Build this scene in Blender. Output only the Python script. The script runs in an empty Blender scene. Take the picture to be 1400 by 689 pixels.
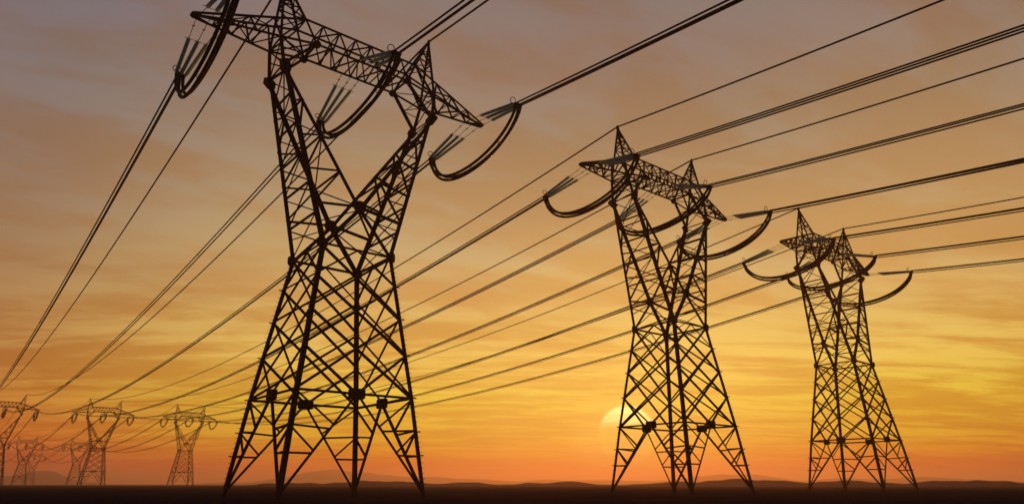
import bpy, math, random
from mathutils import Vector
R = math.radians
random.seed(7)
sc = bpy.context.scene
col = sc.collection
S = 24.0                                   # metres per model unit (height of the pylon waist)

# ------------------------------------------------------------------ camera
CAM_H, PITCH = 0.048 * S, 0.325
cam = bpy.data.cameras.new('camera')
cam.sensor_width = 36.0
cam.lens = 941.16 / 1400 * 36
cam.clip_start, cam.clip_end = 0.1, 60000
cam.dof.use_dof = True
cam.dof.focus_distance = 76
cam.dof.aperture_fstop = 0.19
cam_o = bpy.data.objects.new('camera', cam)
col.objects.link(cam_o)
cam_o.location = (0, 0, CAM_H)
cam_o.rotation_euler = (math.pi / 2 + PITCH, 0, 0)
sc.camera = cam_o

# ------------------------------------------------------------------ sky, sun, exposure
SUN_AZ, SUN_EL = 0.1607, 0.0650            # to the right of +Y, above the horizon
sun_dir = Vector((math.sin(SUN_AZ) * math.cos(SUN_EL), math.cos(SUN_AZ) * math.cos(SUN_EL), math.sin(SUN_EL)))

def lin(r, g, b):
    f = lambda c: (c / 255 / 12.92) if c <= 10 else ((c / 255 + 0.055) / 1.055) ** 2.4
    return (f(r), f(g), f(b), 1)

def build_world():
    w = bpy.data.worlds.new('World')
    sc.world = w
    w.use_nodes = True
    nt = w.node_tree
    nt.nodes.clear()
    N, L = nt.nodes.new, nt.links.new
    def put(sock, v):
        if hasattr(v, 'is_linked') or isinstance(v, bpy.types.NodeSocket): L(v, sock)
        else: sock.default_value = v
    def m(op, a, b=None, c=None, clamp=False):
        n = N('ShaderNodeMath'); n.operation = op; n.use_clamp = clamp
        put(n.inputs[0], a)
        if b is not None: put(n.inputs[1], b)
        if c is not None: put(n.inputs[2], c)
        return n.outputs[0]
    def vm(op, a, b=None):
        n = N('ShaderNodeVectorMath'); n.operation = op
        put(n.inputs[0], a)
        if b is not None: put(n.inputs[1], b)
        return n
    def ss(v, lo, hi, a=0.0, b=1.0):
        n = N('ShaderNodeMapRange'); n.interpolation_type = 'SMOOTHSTEP'
        put(n.inputs[0], v); n.inputs[1].default_value = lo; n.inputs[2].default_value = hi
        n.inputs[3].default_value = a; n.inputs[4].default_value = b
        return n.outputs[0]
    def ramp(v, stops):
        n = N('ShaderNodeValToRGB'); put(n.inputs[0], v)
        e = n.color_ramp.elements
        while len(e) < len(stops): e.new(0.5)
        for k, (p, c) in enumerate(stops): e[k].position = p; e[k].color = c
        return n.outputs[0]
    def mix(f, a, b, mode='MIX'):
        n = N('ShaderNodeMix'); n.data_type = 'RGBA'; n.blend_type = mode
        put(n.inputs[0], f); put(n.inputs[6], a); put(n.inputs[7], b)
        return n.outputs[2]
    def noise(vec, scale, detail=4, rough=0.5, dist=0.0):
        n = N('ShaderNodeTexNoise'); put(n.inputs['Vector'], vec)
        n.inputs['Scale'].default_value = scale; n.inputs['Detail'].default_value = detail
        n.inputs['Roughness'].default_value = rough; n.inputs['Distortion'].default_value = dist
        return n.outputs[0]
    tc = N('ShaderNodeTexCoord')
    d = vm('NORMALIZE', tc.outputs['Generated']).outputs[0]
    sep = N('ShaderNodeSeparateXYZ'); L(d, sep.inputs[0])
    x, y, z = sep.outputs
    el = m('MAXIMUM', z, 0.0)
    hl = m('SQRT', m('ADD', m('MULTIPLY', x, x), m('MULTIPLY', y, y)))
    az = m('DIVIDE', m('ADD', m('MULTIPLY', x, math.sin(SUN_AZ)), m('MULTIPLY', y, math.cos(SUN_AZ))), m('MAXIMUM', hl, 0.001))
    # high cloud deck seen in perspective: a plane overhead, streaks drawn out along one direction
    zz = m('ADD', el, 0.085)
    px, py = m('DIVIDE', x, zz), m('DIVIDE', y, zz)
    a = R(28)
    cu = m('ADD', m('MULTIPLY', px, math.cos(a)), m('MULTIPLY', py, math.sin(a)))
    cv = m('SUBTRACT', m('MULTIPLY', py, math.cos(a)), m('MULTIPLY', px, math.sin(a)))
    cxy = N('ShaderNodeCombineXYZ'); L(m('MULTIPLY', cu, 0.42), cxy.inputs[0]); L(cv, cxy.inputs[1])
    warp = N('ShaderNodeTexNoise'); L(cxy.outputs[0], warp.inputs['Vector']); warp.inputs['Scale'].default_value = 1.6; warp.inputs['Detail'].default_value = 4
    wo = vm('SCALE', vm('SUBTRACT', warp.outputs['Color'], (0.5, 0.5, 0.5)).outputs[0]); wo.inputs['Scale'].default_value = 0.55
    wc = vm('ADD', cxy.outputs[0], wo.outputs[0]).outputs[0]
    mott = noise(wc, 4.2, 8, 0.62, 0.2)
    big = noise(cxy.outputs[0], 1.25, 5, 0.52, 0.6)
    cx2 = N('ShaderNodeCombineXYZ'); L(m('MULTIPLY', m('ADD', px, m('MULTIPLY', py, 0.15)), 0.24), cx2.inputs[0]); L(m('MULTIPLY', py, 1.0), cx2.inputs[1]); cx2.inputs[2].default_value = 4.2
    streak = noise(cx2.outputs[0], 3.8, 5, 0.62, 0.55)
    wv = vm('ADD', cx2.outputs[0], wo.outputs[0]).outputs[0]
    wisp = noise(wv, 7.5, 6, 0.66, 0.3)
    # smooth colour of the deck, towards the sun and away from it
    hi = 0.70
    P = lambda e: e / hi
    to_sun = ramp(m('DIVIDE', el, hi), [
        (P(0.000), lin(212, 60, 18)), (P(0.020), lin(220, 86, 14)), (P(0.038), lin(228, 142, 20)), (P(0.06), lin(228, 172, 40)), (P(0.11), lin(237, 196, 60)),
        (P(0.16), lin(239, 194, 88)), (P(0.26), lin(219, 174, 106)), (P(0.37), lin(189, 152, 108)),
        (P(0.46), lin(166, 135, 106)), (P(0.55), lin(151, 121, 104)), (P(0.65), lin(136, 114, 108))])
    aside = ramp(m('DIVIDE', el, hi), [
        (P(0.000), lin(204, 74, 56)), (P(0.03), lin(220, 92, 54)), (P(0.06), lin(224, 120, 48)), (P(0.11), lin(198, 124, 56)),
        (P(0.16), lin(190, 132, 74)), (P(0.26), lin(164, 123, 86)), (P(0.37), lin(146, 117, 100)),
        (P(0.46), lin(134, 113, 106)), (P(0.55), lin(124, 110, 115)), (P(0.65), lin(115, 107, 120))])
    sky = mix(ss(az, 0.64, 0.95), aside, to_sun)
    # behind the camera the deck is dim and bluish grey
    sky = mix(ss(az, -0.6, 0.55), lin(70, 58, 72), sky)
    # streaks: thicker cloud is browner and darker, thin cloud glows
    dark = mix(1.0, sky, (0.82, 0.66, 0.48, 1), 'MULTIPLY')
    lite = mix(1.0, sky, (1.05, 1.12, 1.10, 1), 'MULTIPLY')
    wk = ss(el, 0.12, 0.36, 0.72, 0.16)
    low = mix(ss(m('ADD', m('ADD', m('MULTIPLY', big, m('SUBTRACT', 1.0, wk)), m('MULTIPLY', streak, m('MULTIPLY', wk, 0.6))), m('MULTIPLY', wisp, m('MULTIPLY', wk, 0.4))), 0.425, 0.575), dark, lite)
    brown = mix(1.0, sky, (0.99, 0.90, 0.72, 1), 'MULTIPLY')
    grey = mix(1.0, sky, (0.99, 1.10, 1.16, 1), 'MULTIPLY')
    high = mix(ss(m('ADD', m('MULTIPLY', big, 0.55), m('MULTIPLY', mott, 0.45)), 0.425, 0.575), brown, grey)
    deck = mix(ss(el, 0.16, 0.36), low, high)
    # the sun's disc, most of it behind banks of cloud, and the glow round it
    dot = vm('DOT_PRODUCT', d, tuple(sun_dir)).outputs['Value']
    disc = ss(dot, math.cos(0.0420), math.cos(0.0358))
    cx3 = N('ShaderNodeCombineXYZ'); L(m('MULTIPLY', x, 9.0), cx3.inputs[0]); L(m('MULTIPLY', z, 105.0), cx3.inputs[1]); cx3.inputs[2].default_value = 1.7
    bands = noise(cx3.outputs[0], 0.8, 3, 0.5, 0.4)
    gap = m('MULTIPLY', ss(m('ADD', z, m('MULTIPLY', m('SUBTRACT', bands, 0.5), 0.05)), SUN_EL + 0.010, SUN_EL + 0.030), disc)
    vis = m('MULTIPLY', gap, 0.9)
    deck = mix(m('MULTIPLY', ss(dot, math.cos(0.34), 1.0), 0.24), deck, (1.0, 0.62, 0.13, 1))
    deck = mix(m('MULTIPLY', ss(dot, math.cos(0.10), 1.0), 0.22), deck, (1.0, 0.66, 0.14, 1))
    deck = mix(m('MULTIPLY', disc, ss(bands, 0.36, 0.62, 0.08, 0.36)), deck, (0.98, 0.70, 0.10, 1))
    deck = mix(vis, deck, (1.46, 1.22, 0.40, 1))
    # thin gaps let a little of the clear twilight sky through
    ns = N('ShaderNodeTexSky'); ns.sky_type = 'NISHITA'; ns.sun_disc = False
    ns.sun_elevation = SUN_EL; ns.sun_rotation = SUN_AZ; ns.dust_density = 4
    clear = vm('SCALE', ns.outputs[0]); clear.inputs['Scale'].default_value = 0.10
    final = mix(0.96, clear.outputs[0], deck)
    bg = N('ShaderNodeBackground'); L(final, bg.inputs[0]); bg.inputs[1].default_value = 1.0
    out = N('ShaderNodeOutputWorld'); L(bg.outputs[0], out.inputs[0])
    w.cycles.sampling_method = 'MANUAL'
    w.cycles.sample_map_resolution = 1024
build_world()

sun = bpy.data.lights.new('sun', 'SUN')
sun.energy, sun.angle, sun.color = 1.3, R(2.0), (1.0, 0.30, 0.05)
sun_o = bpy.data.objects.new('sun', sun)
col.objects.link(sun_o)
sun_o.rotation_euler = (-sun_dir).to_track_quat('-Z', 'Y').to_euler()
sun_o.location = (60, 200, 90)

vs = sc.view_settings
vs.view_transform, vs.look, vs.exposure, vs.gamma, vs.use_curve_mapping = 'Standard', 'None', 0.0, 1.0, False
sc.render.film_transparent = False
sc.cycles.use_denoising = True
sc.cycles.denoising_input_passes = 'RGB_ALBEDO_NORMAL'
sc.cycles.max_bounces = 6
sc.cycles.volume_bounces = 1
sc.cycles.transparent_max_bounces = 16
sc.cycles.filter_width = 1.6

# ------------------------------------------------------------------ materials
def mat(name):
    mt = bpy.data.materials.new(name); mt.use_nodes = True
    return mt, mt.node_tree, mt.node_tree.nodes['Principled BSDF']

def steel(name, base, rough, metal, scale):
    mt, nt, b = mat(name)
    tc = nt.nodes.new('ShaderNodeTexCoord')
    nz = nt.nodes.new('ShaderNodeTexNoise'); nz.inputs['Scale'].default_value = scale; nz.inputs['Detail'].default_value = 5
    nt.links.new(tc.outputs['Object'], nz.inputs['Vector'])
    rp = nt.nodes.new('ShaderNodeValToRGB')
    rp.color_ramp.elements[0].position = 0.3; rp.color_ramp.elements[1].position = 0.72
    rp.color_ramp.elements[0].color = (base[0] * .6, base[1] * .55, base[2] * .55, 1)
    rp.color_ramp.elements[1].color = (base[0] * 1.35, base[1] * 1.3, base[2] * 1.3, 1)
    nt.links.new(nz.outputs[0], rp.inputs[0]); nt.links.new(rp.outputs[0], b.inputs['Base Color'])
    b.inputs['Specular IOR Level'].default_value = 0.12; b.inputs['Roughness'].default_value = rough; b.inputs['Metallic'].default_value = metal
    return mt
M_STEEL = steel('weathered_steel', (0.013, 0.012, 0.021), 0.8, 0.0, 0.9)
M_PLATE = steel('gusset_steel', (0.016, 0.015, 0.024), 0.75, 0.0, 1.6)
M_CABLE = steel('aged_conductor', (0.013, 0.012, 0.021), 0.75, 0.0, 0.5)
M_FITTING = steel('galvanised_fitting', (0.10, 0.10, 0.10), 0.5, 0.3, 3.0)

def glass_mat():
    mt, nt, b = mat('insulator_glass')
    b.inputs['Base Color'].default_value = (0.42, 0.58, 0.58, 1)
    b.inputs['Roughness'].default_value = 0.12
    b.inputs['IOR'].default_value = 1.45
    tr = nt.nodes.new('ShaderNodeBsdfTranslucent'); tr.inputs[0].default_value = (0.66, 0.86, 0.86, 1)
    nz = nt.nodes.new('ShaderNodeTexNoise'); nz.inputs['Scale'].default_value = 2.0
    mr = nt.nodes.new('ShaderNodeMapRange'); mr.inputs[3].default_value = 0.55; mr.inputs[4].default_value = 0.8
    nt.links.new(nz.outputs[0], mr.inputs[0])
    mx = nt.nodes.new('ShaderNodeMixShader')
    nt.links.new(mr.outputs[0], mx.inputs[0]); nt.links.new(b.outputs[0], mx.inputs[1]); nt.links.new(tr.outputs[0], mx.inputs[2])
    tp = nt.nodes.new('ShaderNodeBsdfTransparent'); tp.inputs[0].default_value = (0.78, 0.90, 0.88, 1)
    m2 = nt.nodes.new('ShaderNodeMixShader'); m2.inputs[0].default_value = 0.42
    nt.links.new(mx.outputs[0], m2.inputs[1]); nt.links.new(tp.outputs[0], m2.inputs[2])
    nt.links.new(m2.outputs[0], nt.nodes['Material Output'].inputs[0])
    return mt
M_GLASS = glass_mat()

def soil(name, c0, c1, scale):
    mt, nt, b = mat(name)
    tc = nt.nodes.new('ShaderNodeTexCoord')
    n1 = nt.nodes.new('ShaderNodeTexNoise'); n1.inputs['Scale'].default_value = scale; n1.inputs['Detail'].default_value = 8; n1.inputs['Roughness'].default_value = 0.6
    n2 = nt.nodes.new('ShaderNodeTexNoise'); n2.inputs['Scale'].default_value = scale * 22; n2.inputs['Detail'].default_value = 5
    for n in (n1, n2): nt.links.new(tc.outputs['Object'], n.inputs['Vector'])
    ad = nt.nodes.new('ShaderNodeMath'); ad.operation = 'MULTIPLY_ADD'; ad.inputs[1].default_value = 0.45
    nt.links.new(n2.outputs[0], ad.inputs[0]); nt.links.new(n1.outputs[0], ad.inputs[2])
    rp = nt.nodes.new('ShaderNodeValToRGB')
    rp.color_ramp.elements[0].position = 0.5; rp.color_ramp.elements[1].position = 0.95
    rp.color_ramp.elements[0].color = (*c0, 1); rp.color_ramp.elements[1].color = (*c1, 1)
    nt.links.new(ad.outputs[0], rp.inputs[0]); nt.links.new(rp.outputs[0], b.inputs['Base Color'])
    bp = nt.nodes.new('ShaderNodeBump'); bp.inputs['Strength'].default_value = 0.7; bp.inputs['Distance'].default_value = 0.25
    nt.links.new(n2.outputs[0], bp.inputs['Height']); nt.links.new(bp.outputs[0], b.inputs['Normal'])
    b.inputs['Roughness'].default_value = 1.0
    b.inputs['Specular IOR Level'].default_value = 0.0
    return mt
M_SOIL = soil('dark_soil', (0.008, 0.0085, 0.015), (0.019, 0.019, 0.031), 0.09)
M_HILL = soil('hill_scrub', (0.045, 0.030, 0.042), (0.080, 0.054, 0.066), 0.02)

# ------------------------------------------------------------------ mesh helpers
class MB:
    def __init__(self): self.v, self.f, self.sm = [], [], []
    def add(self, vs_, fs, smooth=False):
        o = len(self.v); self.v += [tuple(p) for p in vs_]
        self.f += [tuple(i + o for i in f) for f in fs]; self.sm += [smooth] * len(fs)
    def angle(self, a, b, w, n, t=None, centre=True, n2=None):
        """an angle-iron member from a to b: one flange lies in the face whose normal is n"""
        a, b = Vector(a), Vector(b); d = (b - a).normalized()
        n = Vector(n); n = n - d * n.dot(d)
        if n.length < 1e-4: n = d.orthogonal()
        n.normalize()
        if n2 is None: p = d.cross(n)
        else:
            p = Vector(n2); p = (p - d * p.dot(d)).normalized()
        t = t or w * 0.16
        prof = [(0, 0), (w, 0), (w, t), (t, t), (t, w), (0, w)]
        off = w / 2 if centre else 0
        ring = lambda q: [q + p * (i - off) - n * j for i, j in prof]
        vs_ = ring(a) + ring(b)
        fs = [(i, (i + 1) % 6, 6 + (i + 1) % 6, 6 + i) for i in range(6)]
        fs += [(0, 5, 4, 3), (0, 3, 2, 1), (6, 7, 8, 9), (6, 9, 10, 11)]
        self.add(vs_, fs)
    def tube(self, pts, r, k=8, cap=True):
        pts = [Vector(p) for p in pts]; n = len(pts); vs_ = []
        side = Vector((0, 0, 1))
        for i, p in enumerate(pts):
            d = (pts[min(i + 1, n - 1)] - pts[max(i - 1, 0)]).normalized()
            s = side - d * side.dot(d)
            if s.length < 1e-3: s = d.orthogonal()
            s.normalize(); side = s; q = d.cross(s)
            vs_ += [p + (s * math.cos(2 * math.pi * j / k) + q * math.sin(2 * math.pi * j / k)) * r for j in range(k)]
        fs = [(i * k + j, i * k + (j + 1) % k, (i + 1) * k + (j + 1) % k, (i + 1) * k + j) for i in range(n - 1) for j in range(k)]
        if cap: fs += [tuple(range(k))[::-1], tuple((n - 1) * k + j for j in range(k))]
        self.add(vs_, fs, True)
    def lathe(self, a, b, prof, k=12):
        """prof: (fraction along a-b, radius)"""
        a, b = Vector(a), Vector(b); d = (b - a).normalized(); s = d.orthogonal().normalized(); q = d.cross(s)
        vs_ = []
        for f, r in prof:
            c = a.lerp(b, f)
            vs_ += [c + (s * math.cos(2 * math.pi * j / k) + q * math.sin(2 * math.pi * j / k)) * r for j in range(k)]
        n = len(prof)
        self.add(vs_, [(i * k + j, i * k + (j + 1) % k, (i + 1) * k + (j + 1) % k, (i + 1) * k + j) for i in range(n - 1) for j in range(k)]
                 + [tuple(range(k))[::-1], tuple((n - 1) * k + j for j in range(k))], True)
    def plate(self, c, ex, ey, w, h, t, cut=0.28):
        """a chamfered gusset plate centred on c in the plane of ex, ey, with bolt heads"""
        c, ex = Vector(c), Vector(ex).normalized(); ey = Vector(ey); ey = (ey - ex * ey.dot(ex)).normalized(); n = ex.cross(ey)
        k = cut
        o = [(-.5, -.5 + k), (-.5 + k, -.5), (.5 - k, -.5), (.5, -.5 + k), (.5, .5 - k), (.5 - k, .5), (-.5 + k, .5), (-.5, .5 - k)]
        vs_ = [c + ex * (i * w) + ey * (j * h) + n * (s * t / 2) for s in (-1, 1) for i, j in o]
        self.add(vs_, [tuple(range(8))[::-1], tuple(range(8, 16))] + [(i, (i + 1) % 8, 8 + (i + 1) % 8, 8 + i) for i in range(8)])
        for i in (-.26, 0, .26):
            for j in (-.26, 0, .26):
                for s in (-1, 1):
                    p = c + ex * (i * w) + ey * (j * h) + n * (s * t / 2)
                    self.tube([p, p + n * (s * 0.05)], 0.045, 6)
    def build(self, name, mt, parent=None):
        me = bpy.data.meshes.new(name)
        me.from_pydata(self.v, [], self.f); me.update()
        me.polygons.foreach_set('use_smooth', self.sm)
        me.materials.append(mt)
        o = bpy.data.objects.new(name, me); col.objects.link(o)
        if parent: o.parent = parent
        return o

def tag(o, label=None, cat=None, group=None, kind=None):
    if label:
        assert 4 <= len(label.split()) <= 16, label
        o['label'] = label
    if cat: o['category'] = cat
    if group: o['group'] = group
    if kind: o['kind'] = kind
    return o

# ------------------------------------------------------------------ ground and hills
def ground():
    def coord(h):
        a = [0.0]; s = 1.5
        while a[-1] < h: a.append(a[-1] + s); s *= 1.09
        return [-q for q in a[:0:-1]] + a
    xs, ys = coord(6000), coord(6000)
    from mathutils import noise as nz
    vs_ = []
    for yy in ys:
        for xx in xs:
            r = math.hypot(xx, yy)
            amp = 0.20 * min(1, r / 25) * (1 if r < 500 else max(0, 1 - (r - 500) / 500))
            h = nz.noise((xx * .05, yy * .05, 0)) * amp + nz.noise((xx * .3, yy * .3, 3)) * amp * .25
            vs_.append((xx, yy, h - 0.12 * min(1, r / 25)))
    n = len(xs)
    fs = [(j * n + i, j * n + i + 1, (j + 1) * n + i + 1, (j + 1) * n + i) for j in range(len(ys) - 1) for i in range(n - 1)]
    b = MB(); b.add(vs_, fs, True)
    tag(b.build('ground', M_SOIL), kind='structure')
ground()

def px_dir(px):                            # horizontal bearing of a column of the picture at the horizon
    return math.atan2(px - 700, 941.16 / math.cos(PITCH))
def ridge(name, dist, depth, px0, px1, base_h, bumps, seed, mt):
    """a long low ridge following an arc round the viewpoint; bumps: (column, width, height)"""
    from mathutils import noise as nz
    n, k = 260, 9
    vs_ = []
    for i in range(n + 1):
        px = px0 + (px1 - px0) * i / n
        a = px_dir(px)
        edge = min(1, i / 14, (n - i) / 14)
        h = base_h * (0.70 + 0.95 * nz.noise((px * .016, seed, 0)) + 0.3 * nz.noise((px * .045, seed, 2)))
        for c, wd, hh in bumps:
            h += hh * math.exp(-((px - c) / wd) ** 2)
        h *= (edge * edge * (3 - 2 * edge))
        for j in range(k):
            t = j / (k - 1); r = dist + depth * (t - .5)
            z = -0.6 + (h + 0.6) * math.sin(math.pi * t) ** 1.3 + nz.noise((px * .06, t * 4, seed)) * .05 * h * math.sin(math.pi * t)
            vs_.append((r * math.sin(a), r * math.cos(a), z))
    fs = [(i * k + j, i * k + j + 1, (i + 1) * k + j + 1, (i + 1) * k + j) for i in range(n) for j in range(k - 1)]
    b = MB(); b.add(vs_, fs, True)
    tag(b.build(name, mt), kind='structure')
ridge('low_hills', 540, 170, 300, 1560, 3.5, [(730, 40, .7), (620, 30, .4), (1345, 40, 1.7), (980, 60, .5), (840, 40, .5)], 1.3, M_HILL)
ridge('mountain_ridge', 4000, 900, 250, 1500, 14, [(450, 70, 62), (545, 60, 25), (640, 50, 15), (1000, 90, 38), (1250, 120, 22), (780, 80, 16)], 5.1, M_HILL)
ridge('far_mountain', 4000, 900, -260, 150, 14, [(58, 36, 52), (-60, 80, 40)], 9.4, M_HILL)

# ------------------------------------------------------------------ the pylon (local: x along the crossarm, -y towards the viewer)
# key points in model units: (x, +-y, z)
BASE, BAND, WAIST = (.30, .3015, 0), (.2535, .2535, .384), (.165, .165, 1.0)
VN, ELBOW = (0, .150, 1.206), (.386, .0945, 1.811)
STRUT, COLL, TOPK = (.242, .075, 1.982), (.407, .075, 1.95), (.297, .053, 2.106)
TIP, PEAK = (.765, .010, 1.934), (.401, 0, 2.325)
PHASES = (-.70, 0.0, .70)
YOKE_Y, YOKE_Z = .405, 1.866

def pt(k, sx, sy): return Vector((k[0] * sx, -k[1] * sy, k[2])) * S     # sy=+1: the face towards the viewer
def lerp_leg(sx, sy, z):
    if z >= .384: f = (z - .384) / .616; a, b = BAND, WAIST
    else: f = z / .384; a, b = BASE, BAND
    return pt([a[i] + (b[i] - a[i]) * f for i in range(3)], sx, sy)

CORN = [(-1, 1), (1, 1), (1, -1), (-1, -1)]
LEVELS = [.384, .562, .718, .863, 1.0]
W_LEG, W_DIAG, W_SEC = .43, .235, .185

def gusset(parent, c, ex, ey, w, h, t=.14, cut=.26):
    b = MB(); b.plate(c, ex, ey, w, h, t, cut); return b.build('gusset_plate', M_PLATE, parent)

def zig(b, A, B, n, w, nrm, rungs=True, start=0, w_r=None):
    """lattice between two chords A(t), B(t): rungs and a zigzag diagonal"""
    P = [(A(i / n), B(i / n)) for i in range(n + 1)]
    for i in range(n):
        p, q = (P[i][0], P[i + 1][1]) if (i + start) % 2 == 0 else (P[i][1], P[i + 1][0])
        b.angle(p, q, w, nrm)
    if rungs:
        for i in range(1, n): b.angle(P[i][0], P[i][1], w_r or w, nrm)

def make_pylon():
    root = bpy.data.objects.new('lattice_pylon', None); col.objects.link(root); root.empty_display_size = 4
    # legs, with step bolts
    for sx, sy in CORN:
        b = MB()
        foot = pt(BASE, sx, sy) + (pt(BASE, sx, sy) - pt(BAND, sx, sy)).normalized() * .6
        for p, q in ((foot, pt(BAND, sx, sy)), (pt(BAND, sx, sy), pt(WAIST, sx, sy))):
            b.angle(p, q, W_LEG, (0, -sy, 0), t=.06, centre=False, n2=(-sx, 0, 0))
        for z in (.157, .25, .384, .562, .718, .863):
            c = lerp_leg(sx, sy, z)
            b.tube([c, c + Vector((sx * .34, 0, .02))], .055, 6); b.tube([c, c + Vector((0, -sy * .34, .02))], .055, 6)
        z = .05
        while z < 1.0:
            c = lerp_leg(sx, sy, z); b.tube([c, c + Vector((sx * .2, 0, 0))], .022, 5); z += .02
        b.build('leg', M_STEEL, root)
    # one lattice panel per face of the body
    for f in range(4):
        a, c = CORN[f], CORN[(f + 1) % 4]
        nrm = Vector((0, -a[1], 0)) if a[1] == c[1] else Vector((a[0], 0, 0))
        A = lambda z: lerp_leg(*a, z) - nrm * .05
        C_ = lambda z: lerp_leg(*c, z) - nrm * .05
        b = MB(); ins = nrm * .07
        mid = lambda z: (A(z) + C_(z)) / 2
        L5 = LEVELS
        for i in range(3):
            b.angle(A(L5[i]), C_(L5[i + 2]), W_DIAG, nrm)
            b.angle(C_(L5[i]) - ins * 3, A(L5[i + 2]) - ins * 3, W_DIAG, nrm)
        for P in (A, C_):
            b.angle(mid(L5[4]), P(L5[3]), W_SEC, nrm); b.angle(mid(L5[0]), P(L5[1]), W_DIAG, nrm)
        b.angle(A(1.0), C_(1.0), W_DIAG, nrm); b.angle(A(.384), C_(.384), W_DIAG, nrm)
        # splayed hip bracing below the waistband
        m0 = mid(.384)
        for P, e in ((A, a), (C_, c)):
            ft = P(0.004)
            b.angle(m0, ft, W_DIAG, nrm)
            on = lambda z: m0.lerp(ft, (.384 - z) / .380)
            b.angle(P(.384), on(.262), W_SEC, nrm); b.angle(P(.255), on(.245), W_SEC, nrm)
            b.angle(P(.255), on(.165), W_SEC, nrm); b.angle(P(.155), on(.155), W_SEC, nrm)
        b.build('bracing_panel', M_STEEL, root)
        ex = (C_(.384) - A(.384))
        gusset(root, m0 - nrm * .12, ex, (0, 0, 1), 1.55, 1.0, .5, .12)
    for sx, sy in CORN:
        c = pt(WAIST, sx, sy)
        gusset(root, c - Vector((sx * .06, -sy * .06, 0)), (sx, sy, 0), (0, 0, 1), .95, 1.0, .55, .24)
    # fork arms: outer legs, inner legs through the crossing, lattice on all sides
    for sx in (-1, 1):
        b, l = MB(), MB()
        T = lambda z, k0, k1, sy: pt([k0[i] + (k1[i] - k0[i]) * (z - k0[2]) / (k1[2] - k0[2]) for i in range(3)], sx, sy)
        out_ = {sy: (lambda z, sy=sy: T(z, WAIST, ELBOW, sy)) for sy in (1, -1)}
        inn_ = {sy: (lambda z, sy=sy: T(z, VN, ELBOW, sy)) for sy in (1, -1)}
        for sy in (1, -1):
            b.angle(out_[sy](1.0), out_[sy](1.811), .44, (0, -sy, 0), t=.06, centre=False, n2=(-sx, 0, 0))
            b.angle(inn_[sy](1.206), inn_[sy](1.811), .40, (0, -sy, 0), t=.06, centre=False, n2=(sx, 0, 0))
            b.angle(pt(WAIST, -sx, sy), inn_[sy](1.206), .40, (0, -sy, 0), t=.06, centre=False, n2=(sx, 0, 0))
            n = Vector((0, -sy, 0)); lv = [1.206, 1.357, 1.508, 1.66, 1.785]
            for i, z in enumerate(lv[:-1]):
                l.angle(out_[sy](z - .03), inn_[sy](z), .28 if i == 0 else .22, n)
            for i in range(3):
                l.angle(out_[sy](lv[i] - .03), inn_[sy](lv[i + 1]), .20, n)
            l.angle(out_[sy](1.62), inn_[sy](1.75), .12, n)
            cross = pt(WAIST, -sx, sy).lerp(pt(VN, sx, sy), .5)
            l.angle(out_[sy](1.09), cross.lerp(pt(VN, sx, sy), .9), .12, n)
        zs = lambda a, c: (lambda t: a(1.0 + (1.811 - 1.0) * t))
        zig(l, zs(out_[1], 0), zs(out_[-1], 0), 6, .16, (sx, 0, 0), w_r=.19)
        zig(l, zs(out_[1], 0), zs(out_[-1], 0), 6, .13, (sx, 0, 0), rungs=False, start=1)
        zig(l, lambda t: inn_[1](1.206 + .605 * t), lambda t: inn_[-1](1.206 + .605 * t), 4, .15, (-sx, 0, .3), w_r=.18)
        # the neck between the elbow and the crossarm
        for sy in (1, -1):
            e = pt(ELBOW, sx, sy)
            b.angle(e, pt(COLL, sx, sy), .30, (0, -sy, 0)); b.angle(e, pt(STRUT, sx, sy), .32, (0, -sy, 0))
            b.angle(e, pt(COLL, sx, -sy), .14, (sx, 0, 0))
            l.angle(e.lerp(pt(STRUT, sx, sy), .55), e.lerp(pt(COLL, sx, sy), .6), .12, (0, -sy, 0))
            l.angle(e.lerp(pt(STRUT, sx, sy), .55), pt(COLL, sx, sy), .12, (0, -sy, 0))
        b.angle(pt(ELBOW, sx, 1), pt(ELBOW, sx, -1), .2, (0, 0, 1))
        b.angle(pt(ELBOW, sx, 1).lerp(pt(STRUT, sx, 1), .5), pt(ELBOW, sx, -1).lerp(pt(STRUT, sx, -1), .5), .12, (0, 0, 1))
        o = b.build('fork_arm', M_STEEL, root)
        l.build('arm_bracing', M_STEEL, o)
        for sy in (1, -1):
            gusset(root, pt(ELBOW, sx, sy) + Vector((-sx * .12, 0, -.25)), (sx * .6, 0, -.3), (0, -sy * .5, 1), .95, 1.4, .6, .14)
            gusset(root, pt(STRUT, sx, sy) + Vector((0, 0, -.05)), (1, 0, 0), (0, 0, 1), .85, .8, .4, .28)
    for sy in (1, -1):
        gusset(root, pt(VN, 1, sy), (1, 0, 0), (0, 0, 1), 1.25, 1.2, .4, .26)
    # crossarm: four chords meeting at each tip
    b, l = MB(), MB()
    wc = .29
    for sy in (1, -1):
        bot = [pt(TIP, -1, sy), pt(COLL, -1, sy), pt(STRUT, -1, sy), pt(STRUT, 1, sy), pt(COLL, 1, sy), pt(TIP, 1, sy)]
        top = [pt(TIP, -1, sy) + Vector((0, 0, .22)), pt(TOPK, -1, sy), pt(TOPK, 1, sy), pt(TIP, 1, sy) + Vector((0, 0, .22))]
        for c in (bot, top):
            for p, q in zip(c, c[1:]): b.angle(p, q, wc, (0, -sy, 0))
        n = Vector((0, -sy, 0))
        # middle: verticals and zigzag between the chords
        K = 7
        tp = [pt(TOPK, -1, sy).lerp(pt(TOPK, 1, sy), i / K) for i in range(K + 1)]
        bt = [pt(STRUT, -1, sy).lerp(pt(STRUT, 1, sy), i / (K - 1)) for i in range(K)]
        for i in range(K):
            l.angle(tp[i], bt[i], .18 if i else .26, n); l.angle(bt[i], tp[i + 1], .18 if i < K - 1 else .24, n)
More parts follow.
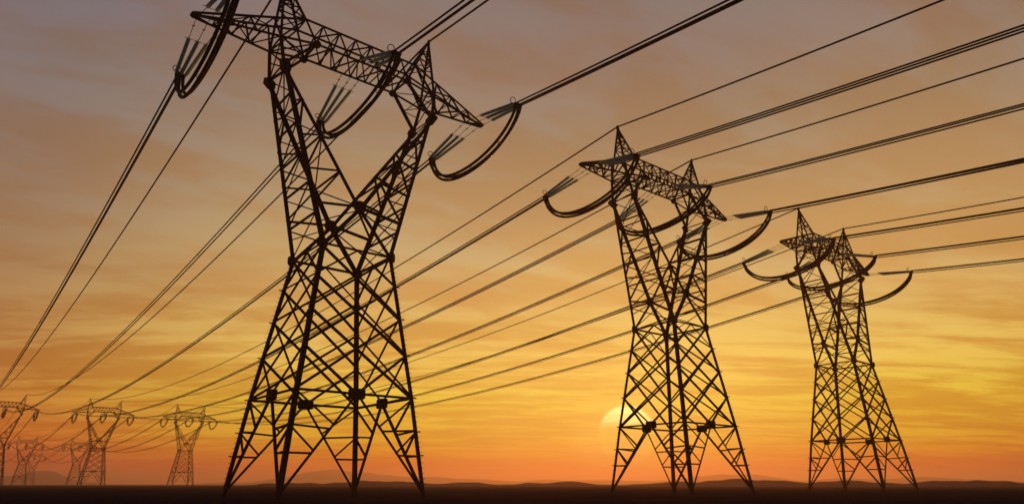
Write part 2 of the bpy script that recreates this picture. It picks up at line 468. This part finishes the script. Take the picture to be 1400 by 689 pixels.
        for sx in (-1, 1):
            l.angle(pt(COLL, sx, sy), pt(TOPK, sx, sy), .20, n)
            ct = lambda t: pt(TOPK, sx, sy).lerp(pt(TIP, sx, sy) + Vector((0, 0, .22)), t)
            cb = lambda t: pt(COLL, sx, sy).lerp(pt(TIP, sx, sy), t)
            for i, (u0, u1) in enumerate([(0, .30), (.28, .30), (.28, .52), (.52, .52), (.52, .74), (.74, .74)]):
                l.angle(cb(u0), ct(u1), .17, n)
    # bottom, top faces
    for i in range(8):
        f = i / 7
        p, q = pt(STRUT, -1, 1).lerp(pt(STRUT, 1, 1), f), pt(STRUT, -1, -1).lerp(pt(STRUT, 1, -1), f)
        l.angle(p, q, .30 if i in (0, 7) else .18, (0, 0, -1))
        if i < 7:
            q2 = pt(STRUT, -1, -1).lerp(pt(STRUT, 1, -1), (i + 1) / 7); p2 = pt(STRUT, -1, 1).lerp(pt(STRUT, 1, 1), (i + 1) / 7)
            l.angle(p, q2, .15, (0, 0, -1)) if i % 2 else l.angle(q, p2, .15, (0, 0, -1))
    zig(l, lambda t: pt(TOPK, -1, 1).lerp(pt(TOPK, 1, 1), t), lambda t: pt(TOPK, -1, -1).lerp(pt(TOPK, 1, -1), t), 7, .15, (0, 0, 1))
    for sx in (-1, 1):
        zig(l, lambda t: pt(COLL, sx, 1).lerp(pt(TIP, sx, 1), t), lambda t: pt(COLL, sx, -1).lerp(pt(TIP, sx, -1), t), 4, .17, (0, 0, -1))
        zig(l, lambda t: pt(TOPK, sx, 1).lerp(pt(TIP, sx, 1), t), lambda t: pt(TOPK, sx, -1).lerp(pt(TIP, sx, -1), t), 4, .15, (0, 0, 1))
        b.angle(pt(COLL, sx, 1), pt(COLL, sx, -1), .2, (0, 0, 1)); b.angle(pt(TOPK, sx, 1), pt(TOPK, sx, -1), .2, (0, 0, 1))
        l.angle(pt(COLL, sx, 1), pt(STRUT, sx, -1), .12, (0, 0, -1)); l.angle(pt(COLL, sx, -1), pt(STRUT, sx, 1), .12, (0, 0, -1))
        t = pt(TIP, sx, 0)
        b.plate(t + Vector((-sx * .3, 0, .1)), (1, 0, 0), (0, 0, 1), .9, .36, .5, .2)
    o = b.build('crossarm', M_STEEL, root)
    l.build('crossarm_bracing', M_STEEL, o)
    # earth wire peaks
    for sx in (-1, 1):
        b = MB(); tip = pt(PEAK, sx, 0)
        feet = {}
        for sy in (1, -1):
            feet[0, sy] = pt(TOPK, sx, sy); feet[1, sy] = pt(COLL, sx, sy)
        top = {k: tip + (v - tip) * .02 for k, v in feet.items()}
        for k in feet: b.angle(feet[k], top[k], .23, (0, -k[1], 0))
        for (k0, k1, n) in (((0, 1), (1, 1), (0, -1, 0)), ((0, -1), (1, -1), (0, 1, 0)), ((0, 1), (0, -1), (-sx, 0, 0)), ((1, 1), (1, -1), (sx, 0, 0))):
            a0, a1 = (0.0 if k0[0] == 0 else .44), (0.0 if k1[0] == 0 else .44)
            zig(b, lambda t: feet[k0].lerp(top[k0], a0 + (.84 - a0) * t), lambda t: feet[k1].lerp(top[k1], a1 + (.84 - a1) * t), 3, .13, n, rungs=True)
        b.lathe(tip + Vector((0, 0, -.35)), tip + Vector((0, 0, .22)), [(0, .16), (.5, .2), (1, .14)], 8)
        b.build('earth_wire_peak', M_STEEL, root)
    # insulator strings, yokes and jumper loops
    for u in PHASES:
        for sy in (1, -1):
            yk = Vector((u * S, -sy * YOKE_Y * S, YOKE_Z * S))
            dirn = Vector((0, -sy, -.13)).normalized()
            y0 = .012 if u else .072
            z0 = 1.925 if u else 1.975
            for du in (-1, 0, 1):
                edge = Vector(((u + du * .046) * S, -sy * y0 * S, z0 * S))
                end = yk + Vector((du * .50, 0, 0)) - dirn * .5
                dd = (end - edge); ln = dd.length; dd.normalize()
                a0 = edge + dd * (ln - 6.0)
                b = MB(); n = 34; prof = [(0, .05)]
                for i in range(n):
                    f0 = (i + .12) / n; st = 1 / n
                    prof += [(f0, .06), (f0 + .10 * st, .13), (f0 + .22 * st, .215), (f0 + .42 * st, .215), (f0 + .5 * st, .08), (f0 + .8 * st, .06)]
                prof.append((1, .05))
                b.lathe(a0, end, prof, 10)
                s = b.build('insulator_string', M_GLASS, root)
                b = MB(); b.tube([edge, a0], .035, 6); b.tube([a0 + dd * .05, end - dd * .05], .07, 6)
                h = dd.cross(Vector((0, 0, 1))).normalized()
                b.tube([a0 - h * .42 - dd * .05, a0 + h * .42 - dd * .05], .035, 6)
                b.tube([a0 - dd * .05 + Vector((0, 0, .3)), a0 - dd * .05 - Vector((0, 0, .1))], .03, 6)
                b.tube([edge + dd * .9 - h * .16, edge + dd * .9 + h * .16], .05, 6)
                b.build('hanger_rod', M_STEEL, s)
                if du == -1:
                    b = MB(); up = Vector((0, 0, 1))
                    ctr = end + up * .45
                    b.tube([ctr + (dd.cross(h) * math.cos(t) + h * math.sin(t)) * .42 for t in [2 * math.pi * i / 24 for i in range(25)]], .05, 6, False)
                    b.tube([end, end + up * .05], .05, 6)
                    b.build('corona_ring', M_FITTING, s)
            b = MB(); b.plate(yk - dirn * .22, (1, 0, 0), dirn, 1.15, .7, .12, .2); b.build('yoke_plate', M_PLATE, root)
        b = MB(); depth = .205 if u else .165
        a = Vector((u * S, -YOKE_Y * S, YOKE_Z * S)); c = Vector((u * S, YOKE_Y * S, YOKE_Z * S))
        n = 44
        def loop(t, du, dz):
            p = a.lerp(c, t); s = 4 * t * (1 - t)
            # steep at both clamps and fuller towards the far side, like a stiff cable
            k = s ** .62 * (1 + .22 * (t - .5))
            bow = math.sin(2 * math.pi * t) * .55 * S * .05
            return p + Vector((du, -bow * 0.6, -depth * S * k + dz * (1 if s > .02 else .5)))
        for du, dz in JB: b.tube([loop(i / n, du, dz) for i in range(n + 1)], .185, 8)
        j = b.build('jumper_loop', M_CABLE, root)
        for t in (.22, .5, .78):
            b = MB(); q = [loop(t, du, dz) for du, dz in JB]
            for i in range(3): b.tube([q[i], q[(i + 1) % 3]], .05, 6)
            b.build('spacer', M_FITTING, j)
    return root

JB = [(-.36, .14), (.36, .14), (0, -.42)]
BUND = [(-.27, .12), (.27, .12), (0, -.34)]
proto = make_pylon()

X0, Y0, YAW = -.7646 * S, 2.9318 * S, .6799
STEP, SPAN = 2.297 * S, 20.0 * S
UX, UY = Vector((math.cos(YAW), math.sin(YAW), 0)), Vector((-math.sin(YAW), math.cos(YAW), 0))
def pylon_pos(row, k): return Vector((X0, Y0, 0)) + UX * (STEP * row) + UY * (SPAN * k)
def children(o): return [c for c in bpy.data.objects if c.parent == o]
KIDS = {}
for o in list(bpy.data.objects):
    if o.parent: KIDS.setdefault(o.parent.name, []).append(o)
DROP = {'spacer', 'hanger_rod', 'corona_ring', 'yoke_plate'}
def copy_tree(o, parent=None, drop=()):
    c = o.copy(); col.objects.link(c)
    if parent: c.parent = parent
    for ch in KIDS.get(o.name, []):
        if ch.name.split('.')[0] not in drop: copy_tree(ch, c, drop)
    return c
def joined():
    b = MB()
    for o in bpy.data.objects:
        if o.type == 'MESH' and o.parent and (o.parent == proto or o.parent.parent == proto) and o.name.split('.')[0] not in DROP:
            b.add([v.co for v in o.data.vertices], [tuple(p.vertices) for p in o.data.polygons])
    return b
PY_LABELS = {
    (0, 0): 'largest and nearest dark lattice pylon, its left peak cut by the top edge',
    (1, 0): 'middle dark lattice pylon standing in front of the glowing setting sun',
    (2, 0): 'dark lattice pylon farthest right, smallest of the three foreground pylons',
    (0, 1): 'hazy pylon cut off by the left edge, tallest of the distant ones',
    (1, 1): 'hazy distant pylon between the left edge pylon and the one beside the nearest pylon',
    (2, 1): 'hazy distant pylon standing just left of the largest foreground pylon',
    (1, 2): 'very faint small pylon low at left, below the cables of the left edge pylon',
    (2, 2): 'very faint small pylon overlapping the left side of the middle hazy pylon',
    (2, 3): 'tiniest pylon, nearly lost in haze before the far left mountain',
}
PG = 'lattice pylons of three parallel power lines'
far_mesh = None
for (row, k), lab in PY_LABELS.items():
    if (row, k) == (0, 0): o = proto
    elif k == 0: o = copy_tree(proto)
    elif k == 1: o = copy_tree(proto, drop=DROP)
    elif far_mesh is None:
        far_mesh = joined().build('lattice_pylon', M_STEEL); o = far_mesh
    else:
        o = far_mesh.copy(); col.objects.link(o)
    o.location = pylon_pos(row, k); o.rotation_euler = (0, 0, YAW)
    tag(o, lab, 'pylon', PG)

# ------------------------------------------------------------------ cables
def in_frame(pts):
    c, s = math.cos(PITCH), math.sin(PITCH)
    n = 0
    for p in pts:
        z = p.z - CAM_H; d = p.y * c + z * s
        if d < 2: continue
        x = 700 + 941.16 * p.x / d; y = 344.5 - 941.16 * (-p.y * s + z * c) / d
        if -5 < x < 1405 and -5 < y < 690: n += 1
    return n
def span_pts(row, k, u, y0, y1, z, sag, n):
    base = pylon_pos(row, k)
    out = []
    for i in range(n + 1):
        t = i / n
        out.append(base + UX * (u * S) + UY * ((y0 + (y1 - y0) * t) * S) + Vector((0, 0, (z - 4 * sag * t * (1 - t)) * S)))
    return out
WHO = {(0, 0): 'the largest pylon', (1, 0): 'the middle dark pylon', (2, 0): 'the farthest right dark pylon',
       (0, 1): 'the hazy left edge pylon', (1, 1): 'the middle hazy pylon', (2, 1): 'the hazy pylon beside the largest',
       (1, 2): 'the faint low left pylon', (2, 2): 'the faint pylon overlapping another'}
def tail(row, k, near):
    if near: return 'rising out of frame'
    return {0: 'sinking towards distant left', 1: 'fading behind it', 2: 'lost in haze'}[k]
SEEN = []
for (row, k) in WHO:
    for near in ((True, False) if k == 0 else (False,)):
        for u, nm in zip(PHASES, ('left arm tip', 'crossarm middle', 'right arm tip')):
            if near: P = span_pts(row, k, u, -YOKE_Y, -20 + YOKE_Y, YOKE_Z, .59, 110)
            else: P = span_pts(row, k, u, YOKE_Y, 20 - YOKE_Y, YOKE_Z, .52, 110)
            if in_frame(P) < 3: continue
            adj = 'dark' if k == 0 else 'faint'
            lab = f'{adj} cables from {nm} of {WHO[row, k]} {tail(row, k, near)}'
            grp = 'cable bundles strung between the pylons'
            org = P[0].copy()
            if k == 0:
                root = bpy.data.objects.new('cable_bundle', None); col.objects.link(root); root.location = org
                for du, dz in BUND:
                    b = MB(); b.tube([p - org + UX * du + Vector((0, 0, dz)) for p in P], .10, 8); b.build('conductor', M_CABLE, root)
                for t in range(12, len(P) - 1, 14):
                    b = MB(); q = [P[t] - org + UX * du + Vector((0, 0, dz)) for du, dz in BUND]
                    for i in range(3): b.tube([q[i], q[(i + 1) % 3]], .03, 6)
                    b.build('spacer', M_FITTING, root)
            else:
                b = MB()
                for du, dz in BUND: b.tube([p - org + UX * du + Vector((0, 0, dz)) for p in P[::2]], .12, 6)
                root = b.build('cable_bundle', M_CABLE); root.location = org
            tag(root, lab, 'power cable', grp)
        for u, nm in ((-.401, 'left peak'), (.401, 'right peak')):
            P = span_pts(row, k, u, 0, -20 if near else 20, 2.325, .57 if near else .56, 110)
            if in_frame(P) < 3: continue
            org = P[0].copy(); b = MB(); b.tube([p - org for p in P], .125, 8)
            o = b.build('earth_wire', M_CABLE); o.location = org
            tag(o, f"single {'dark' if k == 0 else 'faint'} wire from {nm} of {WHO[row, k]} {tail(row, k, near)}", 'earth wire', 'single earth wires on the pylon peaks')

# ------------------------------------------------------------------ air
def haze():
    b = MB(); x, y0, z0, z1 = 6100, 6100, -2.2, 84.0
    vs_ = [(i * x, j * y0, k) for k in (z0, z1) for j in (-1, 1) for i in (-1, 1)]
    b.add(vs_, [(0, 2, 3, 1), (4, 5, 7, 6), (0, 1, 5, 4), (2, 6, 7, 3), (0, 4, 6, 2), (1, 3, 7, 5)])
    mt = bpy.data.materials.new('haze_air'); mt.use_nodes = True; nt = mt.node_tree; nt.nodes.clear()
    v = nt.nodes.new('ShaderNodeVolumePrincipled'); out = nt.nodes.new('ShaderNodeOutputMaterial')
    v.inputs['Color'].default_value = (0.95, 0.71, 0.58, 1)
    v.inputs['Density'].default_value = 0.00037
    v.inputs['Anisotropy'].default_value = 0.60
    nt.links.new(v.outputs[0], out.inputs['Volume'])
    tag(b.build('haze', mt), kind='stuff')
haze()
